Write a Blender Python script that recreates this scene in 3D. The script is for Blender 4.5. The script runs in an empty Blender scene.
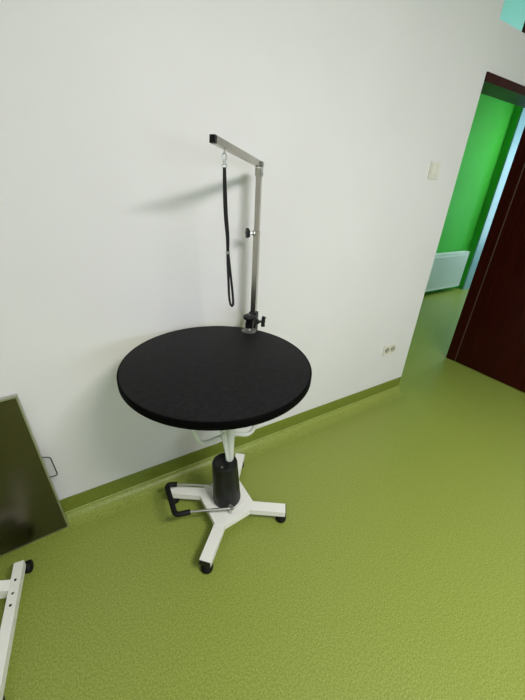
import bpy, bmesh, math, random
from mathutils import Vector, Matrix
random.seed(3)
SC = bpy.context.scene
COL = SC.collection
R = math.radians

# ------------------------------------------------------------------ camera
F = 329.59
cam_d = bpy.data.cameras.new('camera')
cam = bpy.data.objects.new('camera', cam_d)
COL.objects.link(cam)
X = Vector((0.85340176, -0.19631903, 0.48287086))
Y = Vector((-0.51885985, -0.40861864, 0.75087633))
Z = Vector((0.04989872, -0.89134149, -0.45057793))
right = Vector((X[0], Y[0], Z[0])); down = Vector((X[1], Y[1], Z[1])); fwd = Vector((X[2], Y[2], Z[2]))
m = Matrix.Identity(4)
for i in range(3):
    m[i][0] = right[i]; m[i][1] = -down[i]; m[i][2] = -fwd[i]
m[0][3], m[1][3], m[2][3] = 0, 0, 1.496
cam.matrix_world = m
cam_d.sensor_fit = 'VERTICAL'; cam_d.sensor_height = 35.0; cam_d.sensor_width = 35.0
cam_d.lens = F / 700.0 * 35.0
cam_d.clip_start = 0.02
SC.camera = cam

# ------------------------------------------------------------------ world, lights, exposure
w = bpy.data.worlds.new('sky'); SC.world = w; w.use_nodes = True
bg = w.node_tree.nodes['Background']
bg.inputs[0].default_value = (0.62, 0.85, 1.0, 1); bg.inputs[1].default_value = 3.0

def area(name, loc, rot, sx, sy, power, colour):
    l = bpy.data.lights.new(name, 'AREA'); l.shape = 'RECTANGLE'; l.size = sx; l.size_y = sy
    l.energy = power; l.color = colour
    o = bpy.data.objects.new(name, l); COL.objects.link(o); o.location = loc; o.rotation_euler = rot
    return o
CEIL = 2.85
area('ceiling_lamp_light', (0.95, -0.95, CEIL - 0.075), (0, 0, 0), 1.15, 0.30, 72, (1.0, 0.955, 0.98))
area('hall_daylight', (7.55, 1.6, 1.5), (0, R(90), 0), 1.7, 1.4, 24, (0.60, 0.90, 1.0))
area('room_daylight', (1.2, -3.33, 1.6), (R(90), 0, 0), 2.4, 1.3, 15, (0.96, 0.92, 1.0))
area('added_transom_fill', (2.75, 2.15, CEIL - 0.075), (0, 0, 0), 0.5, 0.5, 4.6, (0.80, 0.96, 1.0))  # added light to brighten the transom pane, source not seen
area('added_hall_fill', (6.25, 1.95, CEIL - 0.075), (0, 0, 0), 0.5, 0.5, 20, (0.80, 0.93, 1.0))  # added light keeping the pier edge crisp on the green wall, source unseen
SC.view_settings.view_transform = 'Standard'
SC.view_settings.look = 'None'
SC.view_settings.gamma = 1.0
SC.view_settings.use_curve_mapping = False
SC.view_settings.exposure = 0.19

# ------------------------------------------------------------------ materials
def s2l(c):
    return tuple(((v/255)/12.92 if v/255 <= 0.04045 else ((v/255+0.055)/1.055)**2.4) for v in c) + (1,)
def mat(name, rgb, rough=0.5, metal=0.0, noise=0.0, nscale=30.0, bump=0.0, bscale=200.0, spec=0.5, coat=0.0,
        rgb2=None, stretch=None, anis=0.0, trans=0.0, detail=4, bdist=0.001):
    M = bpy.data.materials.new(name); M.use_nodes = True
    nt = M.node_tree; b = nt.nodes['Principled BSDF']
    b.inputs['Base Color'].default_value = s2l(rgb)
    b.inputs['Roughness'].default_value = rough; b.inputs['Metallic'].default_value = metal
    b.inputs['Specular IOR Level'].default_value = spec
    b.inputs['Coat Weight'].default_value = coat
    tc = nt.nodes.new('ShaderNodeTexCoord'); mp = nt.nodes.new('ShaderNodeMapping')
    nt.links.new(tc.outputs['Object'], mp.inputs['Vector'])
    if stretch: mp.inputs['Scale'].default_value = stretch
    if rgb2:
        n = nt.nodes.new('ShaderNodeTexNoise'); n.inputs['Scale'].default_value = nscale; n.inputs['Detail'].default_value = detail
        nt.links.new(mp.outputs[0], n.inputs['Vector'])
        cr = nt.nodes.new('ShaderNodeValToRGB')
        cr.color_ramp.elements[0].position = 0.5 - noise; cr.color_ramp.elements[1].position = 0.5 + noise
        cr.color_ramp.elements[0].color = s2l(rgb); cr.color_ramp.elements[1].color = s2l(rgb2)
        nt.links.new(n.outputs[0], cr.inputs[0]); nt.links.new(cr.outputs[0], b.inputs['Base Color'])
    if bump:
        n2 = nt.nodes.new('ShaderNodeTexNoise'); n2.inputs['Scale'].default_value = bscale; n2.inputs['Detail'].default_value = 3
        nt.links.new(mp.outputs[0], n2.inputs['Vector'])
        bp = nt.nodes.new('ShaderNodeBump'); bp.inputs['Strength'].default_value = bump; bp.inputs['Distance'].default_value = bdist
        nt.links.new(n2.outputs[0], bp.inputs['Height']); nt.links.new(bp.outputs[0], b.inputs['Normal'])
    return M
M_wall = mat('white_wall_paint', (214, 213, 211), 0.55, bump=0.25, bscale=260, rgb2=(219, 218, 216), noise=0.2, nscale=1.6)
M_ceil = mat('white_ceiling_paint', (225, 225, 222), 0.8, bump=0.1)
M_floor = mat('green_vinyl_floor', (103, 117, 36), 0.38, rgb2=(155, 167, 82), noise=0.24, nscale=185, bump=0.32, bscale=300, spec=0.35, detail=7)
M_bead_highlight = mat('weld_bead_highlight', (150, 160, 88), 0.35)  # weld bead; its lighter green paints in the highlight along the seam
M_base = mat('green_vinyl_skirting', (100, 112, 34), 0.36, rgb2=(114, 126, 46), noise=0.2, nscale=95, bump=0.2, bscale=130, spec=0.4)
M_green = mat('green_wall_paint', (62, 168, 52), 0.6, bump=0.2, spec=0.15, rgb2=(64, 175, 56), noise=0.2, nscale=2)
M_wood = mat('dark_mahogany_laminate', (40, 8, 4), 0.33, rgb2=(56, 14, 8), noise=0.22, nscale=9, stretch=(6, 6, 0.35), spec=0.13)
M_groove = mat('pale_door_seal', (112, 92, 86), 0.5)
M_white = mat('white_enamel', (226, 226, 218), 0.32, bump=0.05, bscale=120)
M_grey_shaded = mat('shaded_grey_enamel', (196, 200, 192), 0.36, bump=0.05, bscale=120)  # grey enamel with the shade under the tabletop mixed into its colour
M_frame = mat('pale_blue_frame_paint', (122, 158, 170), 0.4)
M_plastic = mat('cream_white_plastic', (214, 213, 200), 0.35)
M_recess = mat('beige_socket_recess', (168, 164, 146), 0.5)
M_slot = mat('dark_pin_hole', (58, 56, 50), 0.6)
M_rad = mat('radiator_enamel', (216, 226, 224), 0.35)
M_chrome = mat('brushed_chrome', (190, 186, 178), 0.24, metal=1.0, bump=0.08, bscale=40, stretch=(30, 30, 1))
M_zinc = mat('zinc_plated_steel', (190, 192, 190), 0.3, metal=1.0)
M_steel = mat('brushed_stainless', (104, 100, 88), 0.24, metal=1.0, bump=0.12, bscale=12, stretch=(1, 40, 40), rgb2=(112, 107, 94), noise=0.3, nscale=3)
M_wire = mat('dark_steel_wire', (88, 88, 86), 0.35, metal=1.0)
M_steel_edge = mat('stainless_edge', (190, 190, 180), 0.35, metal=1.0)
M_black = mat('black_plastic', (12, 12, 13), 0.42, spec=0.25)
M_house = mat('black_ribbed_shroud', (17, 18, 19), 0.42, bump=0.1, spec=0.3)
M_rubber = mat('black_rubber', (10, 10, 10), 0.6, spec=0.25)
M_mat = mat('black_textured_top', (8, 8, 9), 0.6, rgb2=(26, 26, 27), noise=0.25, nscale=75, bump=0.7, bscale=420, spec=0.16, detail=10)
M_edge = mat('black_rubber_edge', (2, 2, 2), 0.7, spec=0.06)
M_strap = mat('black_nylon_webbing', (8, 8, 9), 0.8, bump=0.4, bscale=900)
M_pad = mat('worn_grey_metal', (150, 150, 146), 0.42, metal=0.8, rgb2=(110, 110, 106), noise=0.2, nscale=70)
M_frost = bpy.data.materials.new('aqua_frosted_glass'); M_frost.use_nodes = True
_b = M_frost.node_tree.nodes['Principled BSDF']
_b.inputs['Base Color'].default_value = s2l((160, 232, 222)); _b.inputs['Roughness'].default_value = 0.3
_nt = M_frost.node_tree; _t = _nt.nodes.new('ShaderNodeBsdfTranslucent'); _t.inputs[0].default_value = s2l((215, 250, 248))
_m = _nt.nodes.new('ShaderNodeMixShader'); _m.inputs[0].default_value = 0.85
_nt.links.new(_b.outputs[0], _m.inputs[1]); _nt.links.new(_t.outputs[0], _m.inputs[2])
_nt.links.new(_m.outputs[0], _nt.nodes['Material Output'].inputs[0])
M_lamp = bpy.data.materials.new('lamp_diffuser'); M_lamp.use_nodes = True
_b = M_lamp.node_tree.nodes['Principled BSDF']
_b.inputs['Emission Color'].default_value = (1, 0.98, 0.94, 1); _b.inputs['Emission Strength'].default_value = 4.0

# ------------------------------------------------------------------ helpers
def obj(name, bm, material, parent=None, smooth=False, bevel=0.0, seg=2):
    if bevel:
        bmesh.ops.bevel(bm, geom=[e for e in bm.edges if len(e.link_faces) == 2 and e.calc_face_angle(0) > 0.6], offset=bevel, segments=seg, affect='EDGES', profile=0.6)
    bmesh.ops.recalc_face_normals(bm, faces=bm.faces)
    me = bpy.data.meshes.new(name); bm.to_mesh(me); bm.free()
    me.materials.append(material)
    if smooth:
        for p in me.polygons: p.use_smooth = True
        me.set_sharp_from_angle(angle=R(38))
    o = bpy.data.objects.new(name, me); COL.objects.link(o)
    if parent is not None:
        o.parent = parent
        root = parent
        off = Vector((0, 0, 0))
        while root is not None:
            off += root.location; root = root.parent
        o.location = -off          # meshes are written in world metres
    return o
def tag(o, label=None, cat=None, group=None, kind=None):
    if label: o['label'] = label
    if cat: o['category'] = cat
    if group: o['group'] = group
    if kind: o['kind'] = kind
    return o
def thing(name, label, cat, loc, group=None):
    o = bpy.data.objects.new(name, None); COL.objects.link(o); o.location = loc; o.empty_display_size = 0.1
    return tag(o, label, cat, group)
def struct(name, bm, m, bevel=0.0, smooth=False):
    return tag(obj(name, bm, m, None, smooth, bevel), kind='structure')
def B(): return bmesh.new()
def box(bm, a, b):
    x0, y0, z0 = a; x1, y1, z1 = b
    v = [bm.verts.new(p) for p in ((x0,y0,z0),(x1,y0,z0),(x1,y1,z0),(x0,y1,z0),(x0,y0,z1),(x1,y0,z1),(x1,y1,z1),(x0,y1,z1))]
    for f in ((0,3,2,1),(4,5,6,7),(0,1,5,4),(1,2,6,5),(2,3,7,6),(3,0,4,7)): bm.faces.new([v[i] for i in f])
    return bm
def frame(d, hint=Vector((0,0,1))):
    d = d.normalized()
    if abs(d.dot(hint)) > 0.98: hint = Vector((0,1,0))
    u = d.cross(hint).normalized(); v = u.cross(d).normalized()
    return u, v
def bar(bm, p, q, wu, wv, wu2=None, wv2=None, hint=Vector((0,0,1))):
    """rectangular bar; wu across, wv along the hint"""
    p, q = Vector(p), Vector(q); u, v = frame(q-p, hint)
    wu2 = wu if wu2 is None else wu2; wv2 = wv if wv2 is None else wv2
    r = []
    for c, a, b in ((p, wu, wv), (q, wu2, wv2)):
        r.append([bm.verts.new(c + u*sx*a/2 + v*sy*b/2) for sx, sy in ((-1,-1),(1,-1),(1,1),(-1,1))])
    for i in range(4): bm.faces.new((r[0][i], r[0][(i+1)%4], r[1][(i+1)%4], r[1][i]))
    bm.faces.new(r[0][::-1]); bm.faces.new(r[1])
    return bm
def tube(bm, pts, rad, n=12, closed=False, rads=None):
    pts = [Vector(p) for p in pts]; rings = []; N = len(pts)
    ref = None
    for i, p in enumerate(pts):
        if closed: d = pts[(i+1)%N] - pts[i-1]
        else: d = pts[min(i+1, N-1)] - pts[max(i-1, 0)]
        d.normalize()
        if ref is None: u, v = frame(d)
        else:
            u = (ref - d*ref.dot(d)).normalized(); v = u.cross(d)
        ref = u
        rr = rads[i] if rads else rad
        rings.append([bm.verts.new(p + (u*math.cos(2*math.pi*k/n) + v*math.sin(2*math.pi*k/n))*rr) for k in range(n)])
    for i in range(N if closed else N-1):
        a, b = rings[i], rings[(i+1)%N]
        for k in range(n): bm.faces.new((a[k], a[(k+1)%n], b[(k+1)%n], b[k]))
    if not closed:
        bm.faces.new(rings[0][::-1]); bm.faces.new(rings[-1])
    return bm
def lathe(bm, c, prof, n=48, axis=Vector((0,0,1))):
    """prof = [(radius, distance along axis)]"""
    c = Vector(c); axis = axis.normalized(); u, v = frame(axis, Vector((0,0,1)) if abs(axis.z) < 0.9 else Vector((0,1,0)))
    rings = []
    for r, h in prof:
        if r < 1e-6: rings.append([bm.verts.new(c + axis*h)])
        else: rings.append([bm.verts.new(c + axis*h + (u*math.cos(2*math.pi*k/n)+v*math.sin(2*math.pi*k/n))*r) for k in range(n)])
    for a, b in zip(rings, rings[1:]):
        for k in range(n):
            k2 = (k+1) % n
            if len(a) == 1 and len(b) == 1: continue
            if len(a) == 1: bm.faces.new((a[0], b[k2], b[k]))
            elif len(b) == 1: bm.faces.new((a[k], a[k2], b[0]))
            else: bm.faces.new((a[k], a[k2], b[k2], b[k]))
    if len(rings[0]) > 1: bm.faces.new(rings[0][::-1])
    if len(rings[-1]) > 1: bm.faces.new(rings[-1])
    return bm
def smooth_path(pts, n=8):
    pts = [Vector(p) for p in pts]; out = []
    for i in range(len(pts)-1):
        p0 = pts[max(i-1,0)]; p1 = pts[i]; p2 = pts[i+1]; p3 = pts[min(i+2,len(pts)-1)]
        for k in range(n):
            t = k/n
            out.append(0.5*((2*p1)+(p2-p0)*t+(2*p0-5*p1+4*p2-p3)*t*t+(3*p1-p0-3*p2+p3)*t**3))
    out.append(pts[-1]); return out
def fillet(pts, r, n=5):
    pts = [Vector(p) for p in pts]; out = [pts[0]]
    for i in range(1, len(pts)-1):
        a = (pts[i-1]-pts[i]); b = (pts[i+1]-pts[i]); rr = min(r, a.length*0.45, b.length*0.45)
        A = pts[i]+a.normalized()*rr; Bp = pts[i]+b.normalized()*rr
        for k in range(n+1):
            t = k/n; out.append(A*(1-t)**2 + pts[i]*2*t*(1-t) + Bp*t*t)
    out.append(pts[-1]); return out
def prism(bm, poly, z0, z1):
    a = [bm.verts.new((x, y, z0)) for x, y in poly]; b = [bm.verts.new((x, y, z1)) for x, y in poly]
    n = len(poly)
    for i in range(n): bm.faces.new((a[i], a[(i+1)%n], b[(i+1)%n], b[i]))
    bm.faces.new(a[::-1]); bm.faces.new(b)
    return bm

# ------------------------------------------------------------------ structure
WY, WT = 1.36, 0.18          # wall face and thickness
XL, XR, YB = -1.7, 3.55, -3.4
HX, HY = 7.6, 3.09           # hall extents
OX0, OX1, OZ = 2.250, 3.272, 2.112
TX0, TX1, TZ0, TZ1 = 2.232, 3.262, 2.325, 2.70
struct('floor', box(B(), (XL-0.1, YB-0.1, -0.1), (HX+0.1, HY+0.2, 0)), M_floor)
struct('ceiling', box(B(), (XL-0.1, YB-0.1, CEIL), (HX+0.1, HY+0.2, CEIL+0.1)), M_ceil)
# front wall with the doorway and the transom opening, one closed shell
bm = B()
box(bm, (XL, WY, 0), (OX0, WY+WT, OZ)); box(bm, (XL, WY, OZ), (TX0, WY+WT, CEIL))
box(bm, (OX1, WY, 0), (HX, WY+WT, CEIL))
box(bm, (TX0, WY, OZ), (OX1, WY+WT, TZ0))
box(bm, (TX0, WY, TZ1), (OX1, WY+WT, CEIL))
struct('wall_front', bm, M_wall)
struct('wall_left', box(B(), (XL-0.1, YB, 0), (XL, HY, CEIL)), M_wall)
struct('wall_right', box(B(), (XR, YB, 0), (XR+0.1, WY, CEIL)), M_wall)
bm = B()     # back wall with a window opening
box(bm, (XL, YB-0.1, 0), (XR, YB, 0.95)); box(bm, (XL, YB-0.1, 2.25), (XR, YB, CEIL))
box(bm, (XL, YB-0.1, 0.95), (0.0, YB, 2.25)); box(bm, (2.4, YB-0.1, 0.95), (XR, YB, 2.25))
struct('wall_back', bm, M_wall)
# green room beyond
struct('wall_hall_back', box(B(), (XL, HY, 0), (HX, HY+0.1, CEIL)), M_green)
bm = B()
box(bm, (HX, WY+WT, 0), (HX+0.1, HY, 0.6)); box(bm, (HX, WY+WT, 2.4), (HX+0.1, HY, CEIL))
box(bm, (HX, WY+WT, 0.6), (HX+0.1, 1.7, 2.4)); box(bm, (HX, 2.9, 0.6), (HX+0.1, HY, 2.4))
struct('wall_hall_right', bm, M_wall)
# projecting pier: green flank, white face
struct('wall_pier', box(B(), (6.04, 2.985, 0), (HX, HY, CEIL)), M_green)
struct('trim_1', box(B(), (6.04, 2.965, 0), (6.9, 2.985, CEIL)), M_frame, bevel=0.002)

# coved skirting along the front wall
def extrude_x(name, prof, x0, x1, y, material):
    bm = B()
    A = [bm.verts.new((x0, y - d, z)) for d, z in prof]; Bv = [bm.verts.new((x1, y - d, z)) for d, z in prof]
    n = len(prof)
    for i in range(n): bm.faces.new((A[i], A[(i+1)%n], Bv[(i+1)%n], Bv[i]))
    bm.faces.new(A[::-1]); bm.faces.new(Bv)
    return struct(name, bm, material, smooth=True)
SX0, SX1 = XL+0.013, OX0-0.008
extrude_x('baseboard_front', [(0, 0.131), (0.0045, 0.131), (0.005, 0.130), (0.005, 0.047), (0, 0.047)], SX0, SX1, WY, M_base)
rc = 0.040                                                     # the floor sheet coved up the wall
extrude_x('trim_5', [(0, 0.044)] + [(0.004 + 0.085*(1-math.cos(k/10*math.pi/2)), 0.0003 + rc + 0.0035 - (rc+0.0035)*math.sin(k/10*math.pi/2)) for k in range(11)] + [(0, 0.0003)], SX0, SX1, WY, M_floor)
extrude_x('trim_6', [(0.002 + 0.0055*math.cos(a), 0.0455 + 0.0030*math.sin(a)) for a in [k/6*math.pi - math.pi/2 for k in range(7)]] + [(0, 0.0485), (0, 0.0425)], SX0, SX1, WY, M_bead_highlight)
struct('baseboard_right', box(B(), (XR-0.012, YB, 0), (XR, WY, 0.135)), M_base, bevel=0.003)
struct('baseboard_left', box(B(), (XL, YB, 0), (XL+0.012, WY, 0.135)), M_base, bevel=0.003)

# door frame: head and right jamb, dark wood, set in the opening
struct('trim_2', box(B(), (OX0, WY-0.008, 2.068), (OX1, 1.500, OZ-0.001)), M_wood, bevel=0.002)
struct('trim_3', box(B(), (3.218, 1.445, 0), (OX1+0.01, 1.530, 2.067)), M_wood, bevel=0.002)
struct('trim_4', box(B(), (OX0, 1.455, 0), (OX0+0.04, 1.530, 2.067)), M_wood, bevel=0.002)
# door leaf, opened at a right angle into the room
door = struct('door_1', box(B(), (3.216, 0.60, 0.008), (3.256, 1.432, 2.055)), M_wood, bevel=0.002)
obj('door_seal', box(B(), (3.2185, 1.4335, 0.008), (3.232, 1.4395, 2.05)), M_groove, door)
hb = B()
tube(hb, fillet([(3.216, 0.66, 1.02), (3.164, 0.66, 1.02), (3.164, 0.79, 1.02)], 0.015), 0.009)
lathe(hb, (3.2155, 0.66, 1.02), [(0.025, 0), (0.025, 0.006), (0.012, 0.01)], 24, Vector((-1, 0, 0)))
obj('door_handle', hb, M_zinc, door, smooth=True)

# transom window above the doorway
wf = B()
for a, b in (((TX0+0.018, WY+0.03, TZ0), (OX1, WY+0.08, TZ0+0.006)), ((TX0+0.018, WY+0.03, TZ1-0.02), (OX1, WY+0.08, TZ1)),
             ((TX0+0.018, WY+0.03, TZ0), (TX0+0.024, WY+0.08, TZ1)), ((OX1-0.02, WY+0.03, TZ0), (OX1, WY+0.08, TZ1))):
    box(wf, a, b)
win = struct('window_1', wf, M_white)
obj('window_pane', box(B(), (TX0+0.02, WY+0.05, TZ0+0.003), (OX1-0.01, WY+0.056, TZ1-0.01)), M_frost, win)
obj('window_mullion', box(B(), (2.516, WY+0.001, TZ0+0.001), (2.552, WY+0.022, TZ1-0.001)), M_wood, win)
def outer_window(name, x0, x1, y0, y1, z0, z1):
    bm = B()
    t = 0.05
    if x1 - x0 > y1 - y0:
        box(bm, (x0, y0, z0), (x1, y1, z0+t)); box(bm, (x0, y0, z1-t), (x1, y1, z1))
        for x in (x0, (x0+x1)/2-t/2, x1-t): box(bm, (x, y0, z0), (x+t, y1, z1))
    else:
        box(bm, (x0, y0, z0), (x1, y1, z0+t)); box(bm, (x0, y0, z1-t), (x1, y1, z1))
        for y in (y0, (y0+y1)/2-t/2, y1-t): box(bm, (x0, y, z0), (x1, y+t, z1))
    struct(name, bm, M_white)
outer_window('window_2', 0.0, 2.4, YB-0.08, YB-0.03, 0.95, 2.25)
outer_window('window_3', HX+0.03, HX+0.08, 1.7, 2.9, 0.6, 2.4)

# ------------------------------------------------------------------ ceiling lamp, and added square fixtures in the hall
def ceiling_lamp(label, x, y, hx, hy):
    cl = thing('ceiling_lamp', label, 'lamp', (x, y, CEIL)); t = 0.025
    bm = B()
    for a, b in (((x-hx-t, y-hy-t), (x+hx+t, y-hy)), ((x-hx-t, y+hy), (x+hx+t, y+hy+t)), ((x-hx-t, y-hy), (x-hx, y+hy)), ((x+hx, y-hy), (x+hx+t, y+hy))):
        box(bm, (a[0], a[1], CEIL-0.06), (b[0], b[1], CEIL-0.001))
    obj('lamp_frame', bm, M_white, cl)
    obj('diffuser', box(B(), (x-hx+0.0005, y-hy+0.0005, CEIL-0.055), (x+hx-0.0005, y+hy-0.0005, CEIL-0.045)), M_lamp, cl)
ceiling_lamp('long white ceiling light above the round grooming table', 0.95, -0.95, 0.60, 0.17)
ceiling_lamp('added, unseen square white ceiling light over the radiator end of the green room', 6.25, 1.95, 0.26, 0.26)  # fixture made up to go with the added hall fill
ceiling_lamp('added, unseen square white ceiling light just past the doorway in the green room', 2.75, 2.15, 0.26, 0.26)  # fixture made up to go with the added transom fill

# ------------------------------------------------------------------ grooming table
CX, CY = 0.500, 1.030         # column
TXc, TYc, TR, TH = 0.4400, 0.985, 0.3475, 0.898
gt = thing('grooming_table', 'round black-topped grooming table on a white four-footed base', 'table', (CX, CY, 0))
# hub plate: rotated square box whose corners grow into feet
hub = [(-0.112, 0.087), (-0.107, 0.112), (0.080, 0.122), (0.106, 0.092), (0.104, -0.088), (0.076, -0.116), (-0.067, -0.129), (-0.110, -0.110)]
hub = [(CX+x, CY+y) for x, y in hub]
hubo = obj('base_plate', prism(B(), hub[::-1], 0.052, 0.083), M_white, gt, bevel=0.004)
# faint raised cover plate seam
cp = [(CX-0.052, CY-0.085), (CX+0.078, CY-0.070), (CX+0.085, CY+0.06), (CX-0.06, CY+0.08)]
obj('cover_plate', prism(B(), cp, 0.0832, 0.0852), M_white, gt, bevel=0.0008, seg=1)
ends = [(0.285, 0.795), (0.724, 0.838), (0.268, 1.217), (0.701, 1.266)]
starts = [(0.417, 0.925), (0.585, 0.933), (0.400, 1.128), (0.590, 1.130)]
for i, (e, s) in enumerate(zip(ends, starts)):
    p = Vector((s[0], s[1], 0.067)); q = Vector((e[0], e[1], 0.067)); d = (q-p).normalized()
    leg = obj('leg', bar(B(), p - d*0.01, q, 0.051, 0.030), M_white, gt, bevel=0.003)
    cap = obj('end_cap', bar(B(), q + d*0.0002, q + d*0.004, 0.048, 0.027), M_black, leg, bevel=0.001)
    c = q - d*0.018
    g = B()
    lathe(g, (c.x, c.y, 0), [(0.0, 0.0), (0.022, 0.0), (0.026, 0.005), (0.027, 0.018), (0.024, 0.030), (0.014, 0.038), (0.010, 0.051), (0, 0.051)], 28)
    obj('levelling_foot', g, M_rubber, leg, smooth=True)
# shroud, column, screw
sh = B(); prof = [(0.060, 0.0), (0.067, 0.003), (0.0685, 0.014), (0.0675, 0.028)]
prof += [(0.067 - 0.0085*t/6, 0.034 + 0.212*t/6) for t in range(7)]
prof += [(0.0575, 0.250), (0.0550, 0.2535), (0.040, 0.254), (0.034, 0.250), (0.0, 0.250)]
lathe(sh, (CX, CY, 0.0855), prof, 48, Vector((-0.014, -0.004, 0.262)))
for v in sh.verts: v.co.z = max(v.co.z, 0.0855)
shroud = obj('column_shroud', sh, M_house, gt, smooth=True)
obj('screw', lathe(B(), (CX-0.040, CY-0.030, 0.3385), [(0.0055, -0.003), (0.0055, 0.003), (0.003, 0.004), (0, 0.004)], 12), M_zinc, shroud, smooth=True)
obj('column', lathe(B(), (CX+0.015, CY+0.004, 0), [(0.0195, 0.325), (0.0225, 0.50), (0.0235, 0.60), (0.0235, 0.84), (0.035, 0.848), (0.035, 0.8665), (0, 0.8665)], 32), M_grey_shaded, gt, smooth=True)
bm = B(); bar(bm, (CX-0.024, CY-0.010, 0.535), (CX-0.004, CY-0.016, 0.355), 0.026, 0.008, 0.010, 0.008, hint=Vector((0,1,0)))
obj('brace', bm, M_grey_shaded, gt, bevel=0.001)
obj('bolt', lathe(B(), (CX-0.024, CY-0.0145, 0.518), [(0, 0), (0.008, 0), (0.008, 0.006), (0, 0.006)], 6, Vector((0, -1, 0.1))), M_zinc, gt)
# bent tube arms carrying the top
cx, cy = CX+0.010, CY+0.004
for pts in ([(cx-0.018, cy, 0.488), (0.378, 1.030, 0.486), (0.346, 1.028, 0.560), (0.322, 1.025, 0.66), (0.310, 1.02, 0.8665)],
            [(cx+0.018, cy, 0.482), (0.618, 1.030, 0.440), (0.662, 1.034, 0.505), (0.700, 1.04, 0.60), (0.712, 1.04, 0.8665)]):
    obj('support_arm', tube(B(), fillet(pts, 0.04, 6), 0.0105, 12), M_grey_shaded, gt, smooth=True)
# top and rubber edge
top = obj('tabletop', lathe(B(), (TXc, TYc, 0), [(0, TH-0.024), (TR-0.006, TH-0.024), (TR-0.006, TH-0.0012), (TR-0.010, TH), (0, TH)], 128), M_mat, gt, smooth=True)
prof = [(TR-0.006, TH-0.029), (TR-0.002, TH-0.030), (TR, TH-0.027), (TR, TH-0.004), (TR-0.002, TH-0.0008), (TR-0.006, TH-0.0012)]
e = B(); lathe(e, (TXc, TYc, 0), prof + [prof[0]], 128)
e.faces.ensure_lookup_table()
for f in [f for f in e.faces if len(f.verts) > 4]: e.faces.remove(f)
obj('edge_band', e, M_edge, top, smooth=True)
bmesh_under = lathe(B(), (TXc+0.03, TYc+0.02, 0), [(0, TH-0.031), (0.20, TH-0.031), (0.20, TH-0.0245), (0, TH-0.0245)], 48)
obj('mounting_plate', bmesh_under, M_white, gt)
# foot pedal
ped = obj('pedal', tube(B(), [(0.262, 1.203, 0.132), (0.296, 1.190, 0.131), (0.452, 1.106, 0.118), (0.520, 1.075, 0.112)], 0.0055, 10), M_zinc, gt, smooth=True)
tb = tube(B(), [(0.240, 1.035, 0.132), (0.302, 1.008, 0.131), (0.478, 0.938, 0.125)], 0.0058, 10)
obj('pedal_rod', tb, M_zinc, ped, smooth=True)
g = tube(B(), fillet([(0.300, 1.187, 0.1315), (0.253, 1.208, 0.132), (0.238, 1.024, 0.132), (0.303, 1.0075, 0.1315)], 0.022, 6), 0.0125, 14)
obj('pedal_grip', g, M_rubber, ped, smooth=True)
pb = B(); lathe(pb, (0.478, 0.950, 0.125), [(0, -0.004), (0.011, -0.004), (0.011, 0.020), (0.006, 0.024), (0, 0.024)], 6, Vector((0.25, -1, 0)))
lathe(pb, (0.478, 0.945, 0.104), [(0, -0.018), (0.008, -0.018), (0.008, 0.016), (0, 0.016)], 16)
obj('pivot_bolt', pb, M_zinc, ped)

# ------------------------------------------------------------------ grooming arm clamped to the rim
PX, PY = 0.752, 1.266
ga = thing('grooming_arm', 'steel L-shaped grooming arm clamped to the rim of the round table', 'stand', (PX, PY, 0.86))
hd = Vector((-0.760, -0.649, 0)).normalized()                  # towards the table
side = Vector((-hd.y, hd.x, 0))
def P(a, b, z): v = Vector((PX, PY, z)) + hd*a + side*b; return (v.x, v.y, z)
low = obj('post', bar(B(), (PX, PY, 0.80), (PX, PY, 1.315), 0.0235, 0.0235, hint=hd), M_chrome, ga, bevel=0.0015)
obj('post_extension', bar(B(), (PX, PY, 1.3155), (PX, PY, 1.548), 0.0195, 0.0195, hint=hd), M_chrome, ga, bevel=0.0012)
T = Vector((PX, PY, 1.562))
tip = Vector((0.446, 1.005, 1.599))
ad = (tip - T).normalized()
arm = obj('arm', bar(B(), T - ad*0.004, tip, 0.0175, 0.0205), M_chrome, ga, bevel=0.0012)
obj('arm_end_cap', bar(B(), tip + ad*0.0003, tip + ad*0.012, 0.0172, 0.0202), M_black, arm, bevel=0.002)
hg = B()
for s in (-1, 1):
    bar(hg, T + side*s*0.0120 + Vector((0,0,-0.042)), T + side*s*0.0120 + Vector((0,0,0.010)), 0.022, 0.0025, hint=side)
lathe(hg, T - side*0.017, [(0, 0), (0.0085, 0), (0.0085, 0.034), (0, 0.034)], 18, side)
lathe(hg, T - side*0.016 + Vector((0,0,-0.034)), [(0, 0), (0.005, 0), (0.005, 0.032), (0, 0.032)], 14, side)
lathe(hg, T - hd*0.012 - side*0.012, [(0, 0), (0.009, 0), (0.009, 0.024), (0, 0.024)], 18, side)
obj('hinge', hg, M_zinc, ga, smooth=True)
# star knob on the left of the post
kd = Vector((-0.97, 0.22, 0)).normalized()
kc = Vector((PX, PY, 1.306)) + kd*0.012
obj('knob_screw', lathe(B(), kc, [(0, 0), (0.012, 0), (0.012, 0.004), (0.006, 0.006), (0.006, 0.022), (0, 0.022)], 16, kd), M_zinc, ga, smooth=True)
def star(bm, c, axis, r, h, lobes=5, depth=0.2, n=60):
    u, v = frame(axis); rings = []
    for rr, hh in ((0.55, 0), (0.92, 0.12), (1, 0.3), (1, 0.7), (0.92, 0.9), (0.5, 1.0)):
        rings.append([bm.verts.new(c + axis*h*hh + (u*math.cos(t)+v*math.sin(t))*r*rr*(1-depth/2+depth/2*math.cos(lobes*t))) for t in [2*math.pi*k/n for k in range(n)]])
    for a, b in zip(rings, rings[1:]):
        for k in range(n): bm.faces.new((a[k], a[(k+1)%n], b[(k+1)%n], b[k]))
    bm.faces.new(rings[0][::-1]); bm.faces.new(rings[-1]); return bm
obj('star_knob', star(B(), kc + kd*0.020, kd, 0.021, 0.015), M_black, ga, smooth=True)
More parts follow.
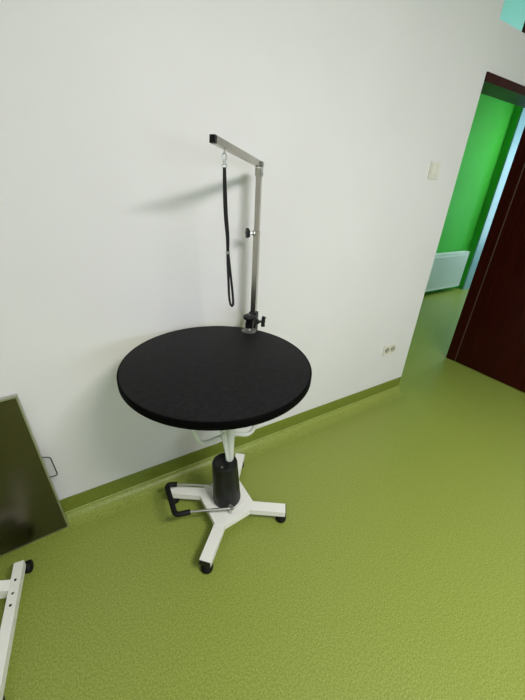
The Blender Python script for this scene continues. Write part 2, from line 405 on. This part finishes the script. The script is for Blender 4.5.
# clamp
cb = B()
box_c = [(0.020, 0), ]
bar(cb, P(0, 0, 0.800), P(0, 0, 0.952), 0.036, 0.036, hint=hd)
bar(cb, (PX+0.004, PY+0.005, 0.928), (0.678, 1.178, 0.928), 0.032, 0.026)
bar(cb, (PX+0.004, PY+0.005, 0.822), (0.670, 1.170, 0.822), 0.032, 0.020)
obj('clamp_bracket', cb, M_black, ga, bevel=0.003)
D = Vector((0.684, 1.185, 0))
obj('clamp_screw', lathe(B(), (D.x, D.y, 0), [(0, TH+0.005), (0.0055, TH+0.005), (0.0055, 0.975), (0, 0.955)], 14), M_zinc, ga, smooth=True)
obj('pressure_pad', lathe(B(), (D.x, D.y, 0), [(0, TH+0.0006), (0.033, TH+0.0006), (0.033, TH+0.004), (0.012, TH+0.007), (0.009, TH+0.014), (0, TH+0.014)], 36), M_pad, ga, smooth=True)
kb = star(B(), Vector((D.x, D.y, 0.956)), Vector((0,0,1)), 0.030, 0.018, 8, 0.08)
lathe(kb, (D.x, D.y, 0), [(0, 0.940), (0.013, 0.940), (0.016, 0.953), (0, 0.953)], 20)
obj('clamp_knob', kb, M_black, ga, smooth=True)
wk = B(); wd = Vector((0.93, -0.36, 0)).normalized(); wc = Vector((PX, PY, 0.902)) + wd*0.018
lathe(wk, wc, [(0, 0), (0.011, 0), (0.011, 0.010), (0.006, 0.012), (0.006, 0.024), (0.010, 0.026), (0.010, 0.036), (0, 0.036)], 16, wd)
u_ = Vector((0.15, 0.1, 1)).normalized()
for s in (-1, 1):
    tube(wk, [wc + wd*0.031, wc + wd*0.031 + u_*s*0.013, wc + wd*0.033 + u_*s*0.024], 0.006, 10, rads=[0.010, 0.009, 0.0105])
obj('wing_knob', wk, M_black, ga, smooth=True)

# ------------------------------------------------------------------ leash hanging from the arm
A0 = tip + (T - tip)*0.175
hx, hy, hz = A0.x, A0.y, A0.z - 0.0115
ls = thing('grooming_leash', 'black nylon grooming loop hanging from the end of the steel arm', 'leash', (hx, hy, hz))
ux = Vector((0.853, -0.519, 0)).normalized()       # across the view of the strap
hk = B()
tube(hk, [(hx, hy, hz+0.0), (hx, hy, hz-0.010)], 0.0028, 8)
ring = [Vector((hx, hy, hz-0.019)) + ux*0.0085*math.cos(t)*0.75 + Vector((0,0,0.010*math.sin(t))) for t in [2*math.pi*k/20 for k in range(20)]]
tube(hk, ring, 0.0020, 8, closed=True)
tube(hk, [Vector((hx, hy, hz-0.027)), Vector((hx, hy, hz-0.038))], 0.0042, 10)
ring = [Vector((hx, hy, hz-0.044)) + ux*0.007*math.cos(t) + Vector((0,0,0.007*math.sin(t))) for t in [2*math.pi*k/20 for k in range(20)]]
tube(hk, ring, 0.0018, 8, closed=True)
obj('snap_hook', hk, M_zinc, ls, smooth=True)
def ribbon(bm, pts, wid, th, wdir):
    wdir = wdir.normalized(); prev = None
    pts = [Vector(p) for p in pts]
    rings = []
    for i, p in enumerate(pts):
        d = (pts[min(i+1, len(pts)-1)] - pts[max(i-1, 0)]).normalized()
        nn = d.cross(wdir).normalized(); wv = nn.cross(d).normalized()
        wi = wid(i/(len(pts)-1)) if callable(wid) else wid
        rings.append([bm.verts.new(p + wv*sx*wi/2 + nn*sy*th/2) for sx, sy in ((-1,-1),(1,-1),(1,1),(-1,1))])
    for a, b in zip(rings, rings[1:]):
        for k in range(4): bm.faces.new((a[k], a[(k+1)%4], b[(k+1)%4], b[k]))
    bm.faces.new(rings[0][::-1]); bm.faces.new(rings[-1]); return bm
def S(dx, dz, off=0.0): return Vector((hx, hy, hz)) + ux*dx + Vector((0, 0, -dz)) + Vector((ux.y, -ux.x, 0))*off
sp = smooth_path([S(0, 0.047), S(0.001, 0.10), S(0.004, 0.18), S(0.010, 0.25), S(0.011, 0.300)], 6)
rb = B()
ribbon(rb, sp, lambda t: 0.0095 + 0.004*math.sin(math.pi*t), 0.0035, ux)
obj('strap', rb, M_strap, ls)
obj('slider', bar(B(), S(0.011, 0.298), S(0.0112, 0.310), 0.014, 0.008, hint=Vector((ux.y, -ux.x, 0))), M_zinc, ls, bevel=0.001)
lp = smooth_path([S(0.010, 0.306), S(0.011, 0.345), S(0.014, 0.41), S(0.016, 0.455), S(0.021, 0.487), S(0.027, 0.492), S(0.031, 0.480), S(0.028, 0.44), S(0.020, 0.37), S(0.0125, 0.306)], 6)
rb = B(); ribbon(rb, lp, 0.010, 0.0065, Vector((ux.y, -ux.x, 0)) + ux*0.35)
obj('loop', rb, M_strap, ls)

# ------------------------------------------------------------------ stainless panel leaning on the wall
sp_ = thing('steel_tabletop', 'dark stainless steel tabletop leaning upright against the white wall', 'tabletop', (-0.6, 1.31, 0))
ang = R(3.0); lean = R(5.5)
def Q(a, b, d):           # a = distance left of the right edge, b = up, d = out of the face (towards the room)
    x = -a; z = b
    xr = x*math.cos(ang) - z*math.sin(ang); zr = x*math.sin(ang) + z*math.cos(ang)
    zr += 0.806*math.sin(ang)
    up = Vector((0, math.sin(lean), math.cos(lean))); out = Vector((0, -math.cos(lean), math.sin(lean)))
    return Vector((-0.187 + xr, 1.277, 0.0)) + up*zr + out*d
def slab(bm, a0, a1, b0, b1, d0, d1):
    v = [bm.verts.new(Q(a, b, d)) for d in (d0, d1) for a, b in ((a0,b0),(a1,b0),(a1,b1),(a0,b1))]
    for f in ((0,3,2,1),(4,5,6,7),(0,1,5,4),(1,2,6,5),(2,3,7,6),(3,0,4,7)): bm.faces.new([v[i] for i in f])
    return bm
PH = 0.700
obj('steel_sheet', slab(B(), 0.006, 0.80, 0.004, PH-0.008, 0.0005, 0.008), M_steel, sp_)
rm = B(); slab(rm, 0.0, 0.006, 0.0, PH, -0.010, 0.010); slab(rm, 0.006, 0.80, PH-0.008, PH, -0.010, 0.010)
slab(rm, 0.006, 0.80, 0.0, 0.004, -0.010, 0.010); slab(rm, 0.80, 0.806, 0.0, PH, -0.010, 0.010)
obj('rim', rm, M_steel_edge, sp_, bevel=0.001)
ht = [Q(0.001, 0.398, 0), Q(-0.026, 0.385, 0), Q(-0.029, 0.286, 0), Q(0.001, 0.290, 0)]
obj('wire_handle', tube(B(), fillet(ht, 0.010, 4), 0.0025, 8), M_wire, sp_, smooth=True)

# ------------------------------------------------------------------ white wheeled base at the left edge
tbase = thing('wheeled_base', 'white metal base with black castors at the left edge', 'base', (-0.62, 0.92, 0))
def sidebar(p, q):
    b = B(); p = Vector(p); q = Vector(q)
    bar(b, p, q, 0.034, 0.034)
    sb = obj('foot_bar', b, M_white, tbase, bevel=0.003)
    d = (q-p).normalized(); s = d.cross(Vector((0,0,1)))
    f = B(); bar(f, p + s*0.0178 + Vector((0,0,0.004)), q + s*0.0178 + Vector((0,0,0.004)), 0.002, 0.012); obj('rib', f, M_white, sb)
    return sb
fb = sidebar((-0.366, 1.166, 0.062), (-0.424, 0.700, 0.062))
fb2 = sidebar((-0.806, 1.220, 0.062), (-0.864, 0.754, 0.062))
xb = obj('cross_bar', bar(B(), (-0.396, 1.082, 0.055), (-0.818, 1.19, 0.20), 0.040, 0.046), M_white, tbase, bevel=0.003)
for k, t in enumerate((0.16, 0.27, 0.36)):
    p = Vector((-0.366, 1.166, 0.0792)).lerp(Vector((-0.424, 0.700, 0.0792)), t)
    obj('screw', lathe(B(), p, [(0, 0), (0.0045, 0), (0.0045, 0.0014), (0, 0.0014)], 12), M_zinc if k == 1 else M_black, fb, smooth=True)
for (x, y, par) in ((-0.346, 1.168, fb), (-0.420, 0.735, fb), (-0.80, 1.23, fb2), (-0.872, 0.78, fb2)):
    g = B()
    ax = Vector((1, -0.12, 0)).normalized()
    c = Vector((x, y, 0.0245)) - ax*0.012
    lathe(g, c, [(0, 0), (0.017, 0), (0.023, 0.003), (0.0245, 0.008), (0.0245, 0.018), (0.023, 0.023), (0.017, 0.026), (0, 0.026)], 24, ax)
    box(g, (x-0.014, y-0.014, 0.030), (x+0.014, y+0.014, 0.044))
    obj('castor', g, M_rubber, par, smooth=True)

# ------------------------------------------------------------------ switch and socket on the wall
sw = thing('light_switch', 'cream double light switch on the white wall left of the doorway', 'switch', (1.995, WY, 1.57))
obj('switch_plate', box(B(), (1.952, WY-0.008, 1.570), (2.041, WY-0.0003, 1.657)), M_plastic, sw, bevel=0.003)
obj('rocker', box(B(), (1.960, WY-0.0125, 1.590), (1.9955, WY-0.0082, 1.650)), M_plastic, sw, bevel=0.0015)
obj('rocker', box(B(), (1.9975, WY-0.0125, 1.590), (2.033, WY-0.0082, 1.650)), M_plastic, sw, bevel=0.0015)
so = thing('power_socket', 'cream double power socket low on the white wall above the green skirting', 'socket', (1.993, WY, 0.40))
obj('socket_plate', box(B(), (1.929, WY-0.008, 0.400), (2.060, WY-0.0003, 0.480)), M_plastic, so, bevel=0.003)
for cx in (1.963, 2.026):
    oo = obj('socket_recess', lathe(B(), (cx, WY-0.0082, 0.441), [(0.024, 0), (0.024, 0.0032), (0.0212, 0.0032), (0.0205, 0.0006), (0, 0.0006)], 32, Vector((0,-1,0))), M_recess, so, smooth=True)
    for s in (-1, 1):
        obj('pin_hole', lathe(B(), (cx + s*0.0095, WY-0.0092, 0.441), [(0, 0), (0.0052, 0), (0.0052, 0.001), (0, 0.001)], 12, Vector((0,-1,0))), M_slot, oo)

# ------------------------------------------------------------------ radiator on the green wall
rd = thing('radiator', 'white panel radiator on the green wall seen through the doorway', 'radiator', (5.4, HY, 0.06))
RX0, RX1, RZ0, RZ1 = 4.86, 5.86, 0.085, 0.665
bm = B(); box(bm, (RX0, 2.975, RZ0), (RX1, 2.995, RZ1-0.015))
n = 28
for k in range(n):
    x = RX0 + 0.03 + (RX1-RX0-0.06)*k/(n-1)
    bar(bm, (x, 2.9725, RZ0+0.04), (x, 2.9725, RZ1-0.05), 0.018, 0.006, hint=Vector((0,1,0)))
obj('front_panel', bm, M_rad, rd, bevel=0.002, seg=1)
obj('rear_panel', box(B(), (RX0, 3.04, RZ0), (RX1, 3.055, RZ1-0.015)), M_rad, rd)
g = B(); box(g, (RX0-0.002, 2.968, RZ1-0.014), (RX1+0.002, 3.06, RZ1))
obj('top_grille', g, M_rad, rd, bevel=0.003)
for x in (RX0-0.0035, RX1+0.0005): obj('side_panel', box(B(), (x, 2.97, RZ0), (x+0.003, 3.058, RZ1-0.015)), M_rad, rd)
for x in (RX0+0.15, RX1-0.15): obj('wall_bracket', box(B(), (x, 3.056, RZ0+0.1), (x+0.03, HY-0.0005, RZ1-0.1)), M_rad, rd)
